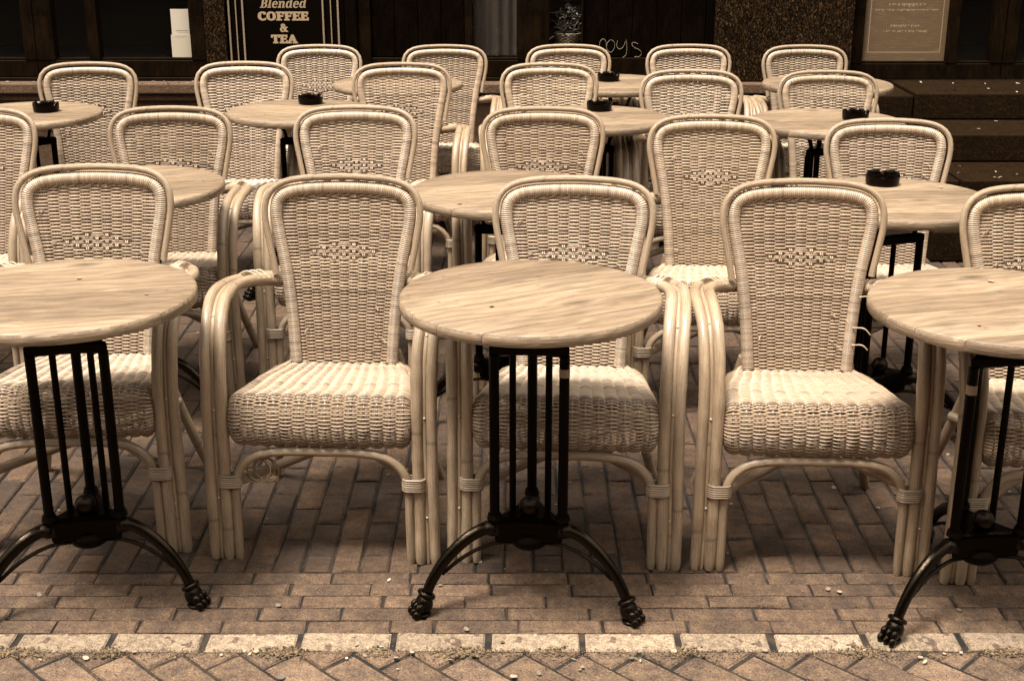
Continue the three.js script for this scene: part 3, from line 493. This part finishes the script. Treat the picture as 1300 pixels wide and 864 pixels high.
  G.bind = {}; for (const sx of [-1, 1]) { const gb = new GB(); for (let q = 0; q < 6; q++) { const y = .222 + q * .0062, pts = []; for (let a = 0; a < 20; a++) { const t = a / 20 * Math.PI * 2, c = Math.cos(t), s3 = Math.sin(t); pts.push(V(sx * (.2505 + (c > 0 ? .013 : -.013) + c * .0175), y, .2715 + s3 * .0185)); } gb.tube(pts, lod === 2 ? .0034 : .0032, lod === 2 ? 4 : 6, caneTone().map(x => x * .8), null, false, true); } G.bind[sx] = gb.geo(); }
  G.str = { '-1': new GB().tube([V(-.232, .228, .255), V(.205, .262, -.19)], .0145, rad, [1, 1, 1]).geo(), '1': new GB().tube([V(.232, .258, .255), V(-.205, .294, -.19)], .0145, rad, [1, 1, 1]).geo() };
  G.rear = {}; for (const sx of [-1, 1]) G.rear[sx] = new GB().tube(spline([V(sx * .15, .46, -.168), V(sx * .185, .30, -.195), V(sx * .225, .14, -.235), V(sx * .262, .0, -.285)], 12), .0155, rad, [1, 1, 1]).geo();
  return G;
}
const nailGeo = new THREE.SphereGeometry(.0036, 7, 5); M.nail = std([0.42, 0.33, 0.24], 0.4);
function assembleChair(G) {
  const c = grp('rattan_armchair');
  const b = part('backrest', G.back, M.cane, c); part('wrapped_border', G.border, M.cane, b); part('bent_frame', G.frame, M.pole, b);
  const s = part('seat', G.seat, M.cane, c); part('seat_frame', G.seatFrame, M.pole, s);
  for (const sx of [-1, 1]) { const a = grp('arm', c); part('pole', G.arm[sx].a, M.pole, a); part('pole', G.arm[sx].b, M.pole, a); part('thin_cane', G.arm[sx].s, M.pole, a); part('wrapping', G.arm[sx].w, M.cane, a); for (const p of G.arm[sx].n) part('nail', nailGeo, M.nail, a).position.copy(p); }
  const ar = part('front_arch', G.arch, M.pole, c); for (const sx of [-1, 1]) part('binding', G.bind[sx], M.cane, ar);
  for (const sx of [-1, 1]) part('stretcher', G.str[sx], M.pole, c);
  for (const sx of [-1, 1]) part('rear_leg', G.rear[sx], M.pole, c);
  return c;
}
const chairKinds = [[0, 0, 1].slice(0, 2).map((_, i) => assembleChair(buildChairParts(0, 21 + i))), [0, 1].map(i => assembleChair(buildChairParts(1, 41 + i))), [0, 1].map(i => assembleChair(buildChairParts(2, 61 + i)))];
let toneCount = 0; const chairTones = [[1, 1, 1], [.9, .89, .87], [1.07, 1.08, 1.1], [.96, .93, .9], [1.02, 1, .96]].map(([r, g, b]) => [M.cane, M.pole].map(m => { const q = m.clone(); q.color.setRGB(m.color.r * r, m.color.g * g, m.color.b * b); return q; }));
function chair(lod, variant, x, z, deg, label, group, sy = 1) {
  const c = chairKinds[lod][variant].clone(); c.name = 'rattan_armchair'; c.position.set(x, 0, z); c.rotation.y = deg * Math.PI / 180; c.scale.y = sy;
  const tone = chairTones[toneCount++ % chairTones.length]; c.traverse(m => { if (m.isMesh) m.material = m.material === M.cane ? tone[0] : m.material === M.pole ? tone[1] : m.material; });
  tag(c, label, 'armchair', group); return addTop(c);
}
const rows = [
  [0, 'woven cane armchair in the row of chairs nearest the pale kerb stones', 'armchairs in the row nearest the kerb', [[-1.218, -3.62, 1, 1.02], [-.500, -3.57, -3], [.162, -3.545, -4.5], [.817, -3.505, -3], [1.475, -3.43, -3]]],
  [1, 'woven cane armchair in the second row back from the pale kerb stones', 'armchairs in the second row', [[-2.009, -4.78, 0], [-1.285, -4.81, 0], [-.595, -4.83, -1], [.112, -4.80, -1], [.715, -4.62, -3], [1.372, -4.68, -3, .975]]],
  [2, 'woven cane armchair in the third row back from the pale kerb stones', 'armchairs in the third row', [[-1.98, -6.12, 2], [-1.255, -6.14, 1], [-.515, -6.10, 0], [.175, -6.17, 0, .99], [.80, -5.86, -2], [1.46, -6.05, -2, .97]]],
  [2, 'woven cane armchair in the rear row closest to the dark shop front', 'armchairs in the row along the shop front', [[-1.048, -7.17, 0, .96], [-.366, -7.17, 0, .96], [.307, -7.19, 0, .96], [.962, -7.19, 0, .96], [1.59, -7.16, 0, .96]]]];
const chairLabels = [
  ['woven cane armchair tucked behind the front table with plain black posts', 'woven cane armchair with a coil of loose cane hanging under its seat', 'woven cane armchair tucked behind the front table with a taped post', 'woven cane armchair with broken frayed cane along one edge of its back', 'woven cane armchair behind the front table whose foot touches the kerb stones'],
  ['second row cane armchair in front of the ashtray table by the dark windows', 'second row cane armchair tucked behind a bare table', 'second row cane armchair in line behind the chair with the loose cane coil', 'second row cane armchair behind the bare table between two front chairs', 'second row cane armchair with back and seat in full view, no table before it', 'second row cane armchair tucked behind the table with a black ashtray'],
  ['third row cane armchair standing before the dark window panes', 'third row cane armchair below the two paper sheets in the window', 'third row cane armchair hiding most of the table below the coffee sign', 'third row cane armchair before the narrow curtained pane', 'third row cane armchair in front of the table below the scrawled tag', 'third row cane armchair beside the granite steps'],
  ['rear row cane armchair directly below the coffee and tea sign', 'rear row cane armchair before the panelling next to the curtained pane', 'rear row cane armchair below the pane with the flower basket', 'rear row cane armchair where panelling meets the granite pilaster', 'rear row cane armchair before the granite pilaster next to the steps']];
const chairs = rows.map(([lod, , group, list], r) => list.map(([x, z, d, sy], i) => chair(lod, i % 2, x, z, d, chairLabels[r][i], group, sy || 1)));
{ // coil of loose cane under one seat, torn wrapping on another
  const gb = new GB(); reseed(5); for (let q = 0; q < 5; q++) { const pts = [], R = rr(.028, .038), cx = -.165 + rr(-.02, .02), cy = .262 + rr(-.008, .01), tl = rr(-.6, .6); for (let a = 0; a < 24; a++) { const t = a / 24 * Math.PI * 2; pts.push(V(cx + Math.cos(t) * R * Math.cos(tl), cy + Math.sin(t) * R * 1.05, .25 + Math.cos(t) * R * Math.sin(tl) + q * .003)); } gb.tube(pts, .0021, 5, [.22, .155, .095], null, false, true); }
  part('loose_cane_coil', gb.geo(), M.cane, chairs[0][1]);
  const g2 = new GB(); for (const [v, l, dy] of [[.22, .03, -.012], [.13, .036, -.016], [.08, .03, -.01]]) { const u = HALF.find(h => h[0] >= v)[1] - .02; g2.tube(spline([backPt(u - .01, v, .018), backPt(u + l * .5, v + dy * .3 + .006, .034), backPt(u + l, v + dy, .03)], 8), .0022, 5, [.4, .29, .19], null, false); }
  part('frayed_cane', g2.geo(), M.cane, chairs[0][3]);
}

//==TABLES==
// ---------------------------------------------------------------- bistro tables
const TOP_H = 0.815, TR = 0.3235;
const boardSets = [0, 1, 2].map(set => { // a disc with a rounded rim, sawn into six glued boards
  const prof = [[TR - .008, -.03], [TR - .002, -.0285], [TR, -.024], [TR, -.007], [TR - .0025, -.002], [TR - .007, 0]];
  const cuts = [-TR, -.205, -.098, .012, .108, .214, TR], out = [], NA = 14, NC = 5;
  for (let k = 0; k < 6; k++) {
    const gap = .0007, loop = r => { // outline of the strip inside a circle of radius r, always the same number of points
      const z0 = clamp(cuts[k] + (k ? gap : 0), -r, r), z1 = clamp(cuts[k + 1] - (k < 5 ? gap : 0), -r, r), P = [], x0 = Math.sqrt(Math.max(0, r * r - z0 * z0)), x1 = Math.sqrt(Math.max(0, r * r - z1 * z1));
      for (let i = 0; i < NC; i++) P.push([-x0 + 2 * x0 * i / NC, z0]);
      const a0 = Math.asin(z0 / r), a1 = Math.asin(z1 / r);
      for (let i = 0; i < NA; i++) { const t = a0 + (a1 - a0) * i / NA; P.push([Math.cos(t) * r, Math.sin(t) * r]); }
      for (let i = 0; i < NC; i++) P.push([x1 - 2 * x1 * i / NC, z1]);
      for (let i = 0; i < NA; i++) { const t = a1 + (a0 - a1) * i / NA; P.push([-Math.cos(t) * r, Math.sin(t) * r]); }
      return P; };
    const L = prof.map(([r, y]) => loop(r).map(([x, z]) => V(x, y, z))), n = L[0].length, pos = [], tri = (a, b, c) => pos.push(a.x, a.y, a.z, b.x, b.y, b.z, c.x, c.y, c.z);
    for (let j = 0; j < L.length - 1; j++) for (let i = 0; i < n; i++) { const q = (i + 1) % n; tri(L[j][i], L[j + 1][i], L[j][q]); tri(L[j][q], L[j + 1][i], L[j + 1][q]); }
    const T = L[L.length - 1], Bt = L[0], c = new THREE.Vector3(), cb = new THREE.Vector3(); T.forEach(p => c.addScaledVector(p, 1 / n)); Bt.forEach(p => cb.addScaledVector(p, 1 / n));
    for (let i = 0; i < n; i++) { const q = (i + 1) % n; tri(c, T[q], T[i]); tri(cb, Bt[i], Bt[q]); }
    let g = new THREE.BufferGeometry(); g.setAttribute('position', new THREE.Float32BufferAttribute(pos, 3)); g = toCreasedNormals(g, .7);
    const p = g.attributes.position, nn = g.attributes.normal, uv = new Float32Array(p.count * 2); reseed(k * 77 + 5 + set * 1013); const ox = rnd(), oy = rnd();
    for (let i = 0; i < p.count; i++) { const ay = Math.abs(nn.getY(i)); if (ay > .5) { uv[i * 2] = p.getX(i) / .8 + ox; uv[i * 2 + 1] = p.getZ(i) / .4 + oy; } else { uv[i * 2] = Math.atan2(p.getZ(i), p.getX(i)) * TR / .8 + ox; uv[i * 2 + 1] = p.getY(i) / .4 + oy; } }
    g.setAttribute('uv', new THREE.BufferAttribute(uv, 2)); out.push(g);
  }
  return out;
});
function ironLeg(az) { // a bowed leg with a rib under it, a collar and a clawed foot
  const d = V(Math.sin(az), 0, Math.cos(az)), at = (r, y) => V(d.x * r, y, d.z * r), side = V(d.z, 0, -d.x), w = [1, 1, 1];
  const leg = new GB().tube(spline([at(.085, .19), at(.118, .206), at(.16, .198), at(.203, .174), at(.246, .136), at(.281, .085), at(.297, .048)], 24), (k, t) => { const r = .0185 - .0045 * t; return [r * .85, r]; }, 10, w, V(0, 1, 0)).geo();
  const rib = new GB().tube(spline([at(.05, .150), at(.10, .158), at(.15, .152), at(.20, .134), at(.25, .104)], 14), () => [.006, .005], 6, w, V(0, 1, 0)).geo();
  const knob = new THREE.SphereGeometry(.0215, 14, 10); knob.scale(1, .9, 1); knob.translate(d.x * .118, .206, d.z * .118);
  const collar = new THREE.TorusGeometry(.0185, .0065, 8, 18); collar.rotateX(Math.PI / 2 - .5); collar.rotateY(az); collar.translate(d.x * .293, .058, d.z * .293);
  const paw = [];
  const el = (r, s, y, a, b, c) => { const g = new THREE.SphereGeometry(1, 12, 9); g.scale(a, b, c); g.rotateY(az); g.translate(d.x * r + side.x * s, y, d.z * r + side.z * s); paw.push(g); };
  el(.300, 0, .034, .024, .028, .023); for (const s of [-.0155, 0, .0155]) { el(.318, s, .028, .009, .014, .013); el(.327, s * 1.1, .013, .0085, .0125, .012); } el(.306, 0, .0065, .022, .0065, .024);
  return { leg, rib, collar, knob, paw: mergeGeometries(paw) };
}
function buildTable(lod) {
  const t = grp('bistro_table'), top = grp('tabletop', t); top.position.y = TOP_H;
  boardSets[0].forEach((g, k) => part('board', g, M.boards[[0, 1, 2, 0, 1, 2][k]], top));
  const base = grp('iron_base', t);
  const corners = [[-.087, .052], [.087, .052], [0, -.100]];
  const tri = (s, h, y, bev) => { const sh = new THREE.Shape(); const P = corners.map(([x, z]) => [x * s, -z * s]); // slightly waisted triangle
    sh.moveTo(P[0][0], P[0][1]); for (let k = 0; k < 3; k++) { const b = P[(k + 1) % 3], a = P[k]; sh.quadraticCurveTo((a[0] + b[0]) / 2 * .62, (a[1] + b[1]) / 2 * .62, b[0], b[1]); }
    const g = new THREE.ExtrudeGeometry(sh, { depth: h - 2 * bev, bevelEnabled: true, bevelThickness: bev, bevelSize: bev, bevelSegments: 2, curveSegments: 8 }); g.rotateX(-Math.PI / 2); g.translate(0, y + bev, 0); return g; };
  const hub = part('hub', mergeGeometries([tri(1.06, .05, .180, .010), tri(.86, .03, .160, .010), new THREE.SphereGeometry(.052, 16, 12).scale(1, .55, 1).translate(0, .158, .012).toNonIndexed()]), M.iron, t);
  void hub; const ball = new THREE.SphereGeometry(.027, 20, 14); ball.translate(0, .252, .02); part('finial_ball', ball, M.ironglossy, t);
  const post = (x, z, r, y0) => part('post', new THREE.CylinderGeometry(r, r, .675 - y0, 12).translate(x, (.675 + y0) / 2, z), M.iron, base);
  for (const [x, z] of corners) { post(x, z, .0128, .22); const c = new THREE.CylinderGeometry(.017, .0205, .014, 14).translate(x, .2375, z); part('post_collar', c, M.iron, base); }
  for (const [x, z] of [[-.046, -.024], [.046, -.024]]) post(x, z, .0088, .22);
  part('upper_bracket', mergeGeometries([tri(1.02, .034, .670, .008)]), M.iron, base);
  corners.forEach(([x, z]) => { const f = 1.95; part('bracket_arm', new GB().tube(spline([V(x * .8, .70, z * .8), V(x * .92, .735, z * .92), V(x * 1.15, .763, z * 1.15), V(x * f, .7795, z * f)], 12), () => [.011, .0075], 7, [1, 1, 1], V(0, 1, 0)).geo(), M.iron, base); });
  part('mounting_plate', new THREE.CylinderGeometry(.19, .19, .005, 28).translate(0, .7822, 0), M.iron, base);
  const legAz = [-60, 60, 180];
  for (const a of legAz) { const g = ironLeg(a * Math.PI / 180), l = grp('leg', t); part('leg_bow', g.leg, M.ironglossy, l); part('leg_rib', g.rib, M.ironglossy, l); part('foot_collar', g.collar, M.ironglossy, l); part('leg_knob', g.knob, M.ironglossy, l); part('clawed_foot', g.paw, M.ironglossy, l); }
  return t;
}
const tableProto = buildTable(); let tableCount = 0;
function table(x, z, topDeg, baseDeg, label, group) {
  const t = tableProto.clone(); t.name = 'bistro_table'; t.position.set(x, 0, z); t.rotation.y = baseDeg * Math.PI / 180; tableCount++; t.children[0].children.forEach((b, k) => { b.geometry = boardSets[tableCount % 3][k]; b.material = M.boards[(k * 2 + tableCount * (k % 2 ? 1 : 2)) % 3]; }); t.children[0].rotation.y = (topDeg - baseDeg) * Math.PI / 180; tag(t, label, 'table', group); return addTop(t);
}
const G1 = 'round bistro tables in the row nearest the kerb', G2 = 'round bistro tables in the second row', G3 = 'round bistro tables in the third row', G4 = 'round bistro tables by the shop front';
const T1 = table(-1.105, -3.150, 12, 11, 'round wooden bistro table with plain black posts, standing clear of the kerb', G1);
const T2 = table(.046, -3.14, 28, -4, 'round wooden bistro table with pale tape band on one post, both feet on edge bricks', G1);
const T3 = table(1.184, -3.06, 14, 6, 'round wooden bistro table whose front foot stands against the pale kerb stones', G1);
table(-1.29, -4.40, 20, 8, 'bare round wooden bistro table in the second row, behind the chair at its front', G2);
table(-.012, -4.32, 16, -20, 'round wooden bistro table without ashtray standing between second row chairs', G2);
table(1.215, -4.20, 4, 22, 'round wooden bistro table in the second row with a black ashtray on it', G2);
table(-2.13, -5.87, 10, 50, 'round wooden bistro table in the third row, farthest along the window plinth', G3);
table(-.936, -5.94, -14, 10, 'round wooden bistro table with ashtray and pale chipped rim in the third row', G3);
table(.353, -5.76, 12, -12, 'round wooden bistro table in the third row before the dark panelling', G3);
table(1.335, -5.67, 8, 4, 'round wooden bistro table in the third row beside the granite steps', G3);
table(-.575, -6.80, 10, 0, 'round wooden bistro table by the shop front below the coffee sign', G4);
table(.507, -6.80, 6, 2, 'round wooden bistro table by the shop front below the scrawled tag', G4);
table(1.585, -6.78, 0, 9, 'round wooden bistro table by the shop front beside the granite pilaster', G4);
part('tape_band', new THREE.CylinderGeometry(.0136, .0136, .022, 14).translate(.087, .632, .052), M.tape, T2);
part('tape_band', new THREE.CylinderGeometry(.0136, .0136, .024, 14).translate(-.087, .62, .052), M.tape, T3);

// ashtrays
const ashGeo = (() => { const prof = [[.0, .0], [.050, .0], [.055, .006], [.0565, .030], [.055, .040], [.050, .0405], [.045, .034], [.041, .010], [0, .009]], n = 36, p = [], ix = [];
  prof.forEach(([r, y], k) => { for (let q = 0; q < n; q++) { const a = q / n * Math.PI * 2, m = (q % 9); const notch = (k >= 4 && k <= 6 && (m === 4 || m === 5)) ? .009 : 0; p.push(Math.cos(a) * r, y - notch, Math.sin(a) * r); } });
  for (let k = 0; k < prof.length - 1; k++) for (let q = 0; q < n; q++) { const a = k * n + q, b = k * n + (q + 1) % n, c = a + n, d = b + n; ix.push(a, c, b, b, c, d); }
  const g = new THREE.BufferGeometry(); g.setAttribute('position', new THREE.Float32BufferAttribute(p, 3)); g.setIndex(ix); const e = g.toNonIndexed(); e.computeVertexNormals(); return e; })();
for (const [x, z, l] of [[1.237, -4.40, 'black ashtray on the second row table'], [-2.05, -5.90, 'black ashtray on the third row table before the window'], [-.918, -6.12, 'black ashtray on the table with the chipped rim'], [.386, -5.93, 'black ashtray on the third row table before the dark panelling'], [1.46, -5.69, 'black ashtray on the third row table beside the granite steps'], [.49, -6.86, 'black ashtray on the shop front table below the scrawled tag']]) {
  const m = new THREE.Mesh(ashGeo, M.ash); m.name = 'ashtray'; m.position.set(x, TOP_H + .0006, z); m.rotation.y = x * 3; tag(m, l, 'ashtray', 'black ashtrays on the tables'); addTop(m);
}

//==LITTER==
// ---------------------------------------------------------------- fallen petals and grit
{
  const pg = new THREE.CircleGeometry(1, 7); pg.rotateX(-Math.PI / 2); { const p = pg.attributes.position; for (let i = 0; i < p.count; i++) { const r = Math.hypot(p.getX(i), p.getZ(i)); p.setY(i, r * r * .45 * (p.getX(i) > 0 ? 1 : .3)); } pg.computeVertexNormals(); }
  const spots = []; reseed(404);
  for (let i = 0; i < 190; i++) { const z = -2.6 - Math.pow(rnd(), 1.5) * 4.6; spots.push([rr(-.42, .42) * (-z + .7), .0035, z, rr(.003, .0085)]); }
  for (let i = 0; i < 24; i++) spots.push([rr(-1.5, 1.5), .002, KERB_Z + .086 + Math.abs(rr(-.05, .12)), rr(.003, .011)]);
  for (let i = 0; i < 60; i++) { const k = Math.floor(rr(0, 4)); spots.push([rr(2.36, 3.4), .154 * (k + 1) + .003, -6.36 - k * .47 - rr(.03, .44), rr(.005, .011)]); }
  for (const [tx, tz] of [[-1.105, -3.15], [.046, -3.14], [1.172, -3.035], [-1.29, -4.4], [-.012, -4.32], [1.215, -4.2], [-.936, -5.94], [.507, -6.8]]) for (let i = 0; i < 2; i++) { const a = rr(0, 6.28), q = rr(.12, .3); spots.push([tx + Math.cos(a) * q, TOP_H + .002, tz + Math.sin(a) * q, rr(.005, .0095)]); }
  for (let i = 0; i < 40; i++) spots.push([rr(-3.2, -1.7), .615, -8.35 + rr(.07, .16), rr(.005, .012)]);
  const im = new THREE.InstancedMesh(pg, M.petal, spots.length), o = new THREE.Object3D(), col = new THREE.Color();
  spots.forEach(([x, y, z, s], i) => { o.position.set(x, y, z); o.rotation.set(rr(-.2, .2), rr(0, 6.28), rr(-.2, .2)); o.scale.set(s, s * .8, s * rr(.55, .95)); o.updateMatrix(); im.setMatrixAt(i, o.matrix); const k = Math.pow(rnd(), 1.3) * .75 + .25; col.setRGB(k, k * .95, k * .88); im.setColorAt(i, col); });
  im.name = 'fallen_petals'; tag(im, 'pale fallen petals scattered over bricks, steps and tables', 'petals', null, 'stuff'); addTop(im);

  const gg = new THREE.IcosahedronGeometry(1, 0), gs = []; reseed(77);
  for (let i = 0; i < 6500; i++) { const x = rr(-1.7, 1.7), lump = Math.pow(n16(x * 5 + 3, 2.5), 2); if (rnd() > .25 + lump) continue; gs.push([x, KERB_Z + .083 + Math.abs(rr(-.03, .03) + rr(-.02, .02)), rr(.0007, .0024)]); }
  for (let i = 0; i < 1500; i++) gs.push([rr(-1.4, 1.4), rr(-2.86, -2.6), rr(.0006, .002)]);
  for (let i = 0; i < 700; i++) gs.push([rr(-1.7, 1.7), PAV_Z0 + rr(-.2, .32), rr(.0008, .0022)]);
  for (const [cx2, w, cnt] of [[-.56, .07, 420], [-1.22, .12, 600], [-.98, .05, 200], [-.12, .10, 420], [.10, .05, 160], [.42, .06, 160], [.86, .08, 300], [1.2, .07, 200], [-.33, .05, 150]]) for (let i = 0; i < cnt * .65; i++) { const t = (rnd() + rnd() + rnd()) / 1.5 - 1, q = (rnd() + rnd()) - 1; gs.push([cx2 + t * w, KERB_Z + .088 + q * .028 + .006, rr(.0008, .0042) * (rnd() < .15 ? 1.4 : 1)]); }
  const ig = new THREE.InstancedMesh(gg, M.grit, gs.length); gs.forEach(([x, z, s], i) => { o.position.set(x, s * .3 + .0003, z); o.rotation.set(rr(0, 6), rr(0, 6), 0); o.scale.set(s, s * .7, s * rr(.6, 1.4)); o.updateMatrix(); ig.setMatrixAt(i, o.matrix); const k = rr(.25, 1.15); col.setRGB(k, k * .93, k * .84); ig.setColorAt(i, col); });
  ig.name = 'street_grit'; tag(ig, 'crumbs of grit and dry moss along the pale kerb stones', 'grit', null, 'stuff'); addTop(ig);
}

renderer.render(scene, camera);
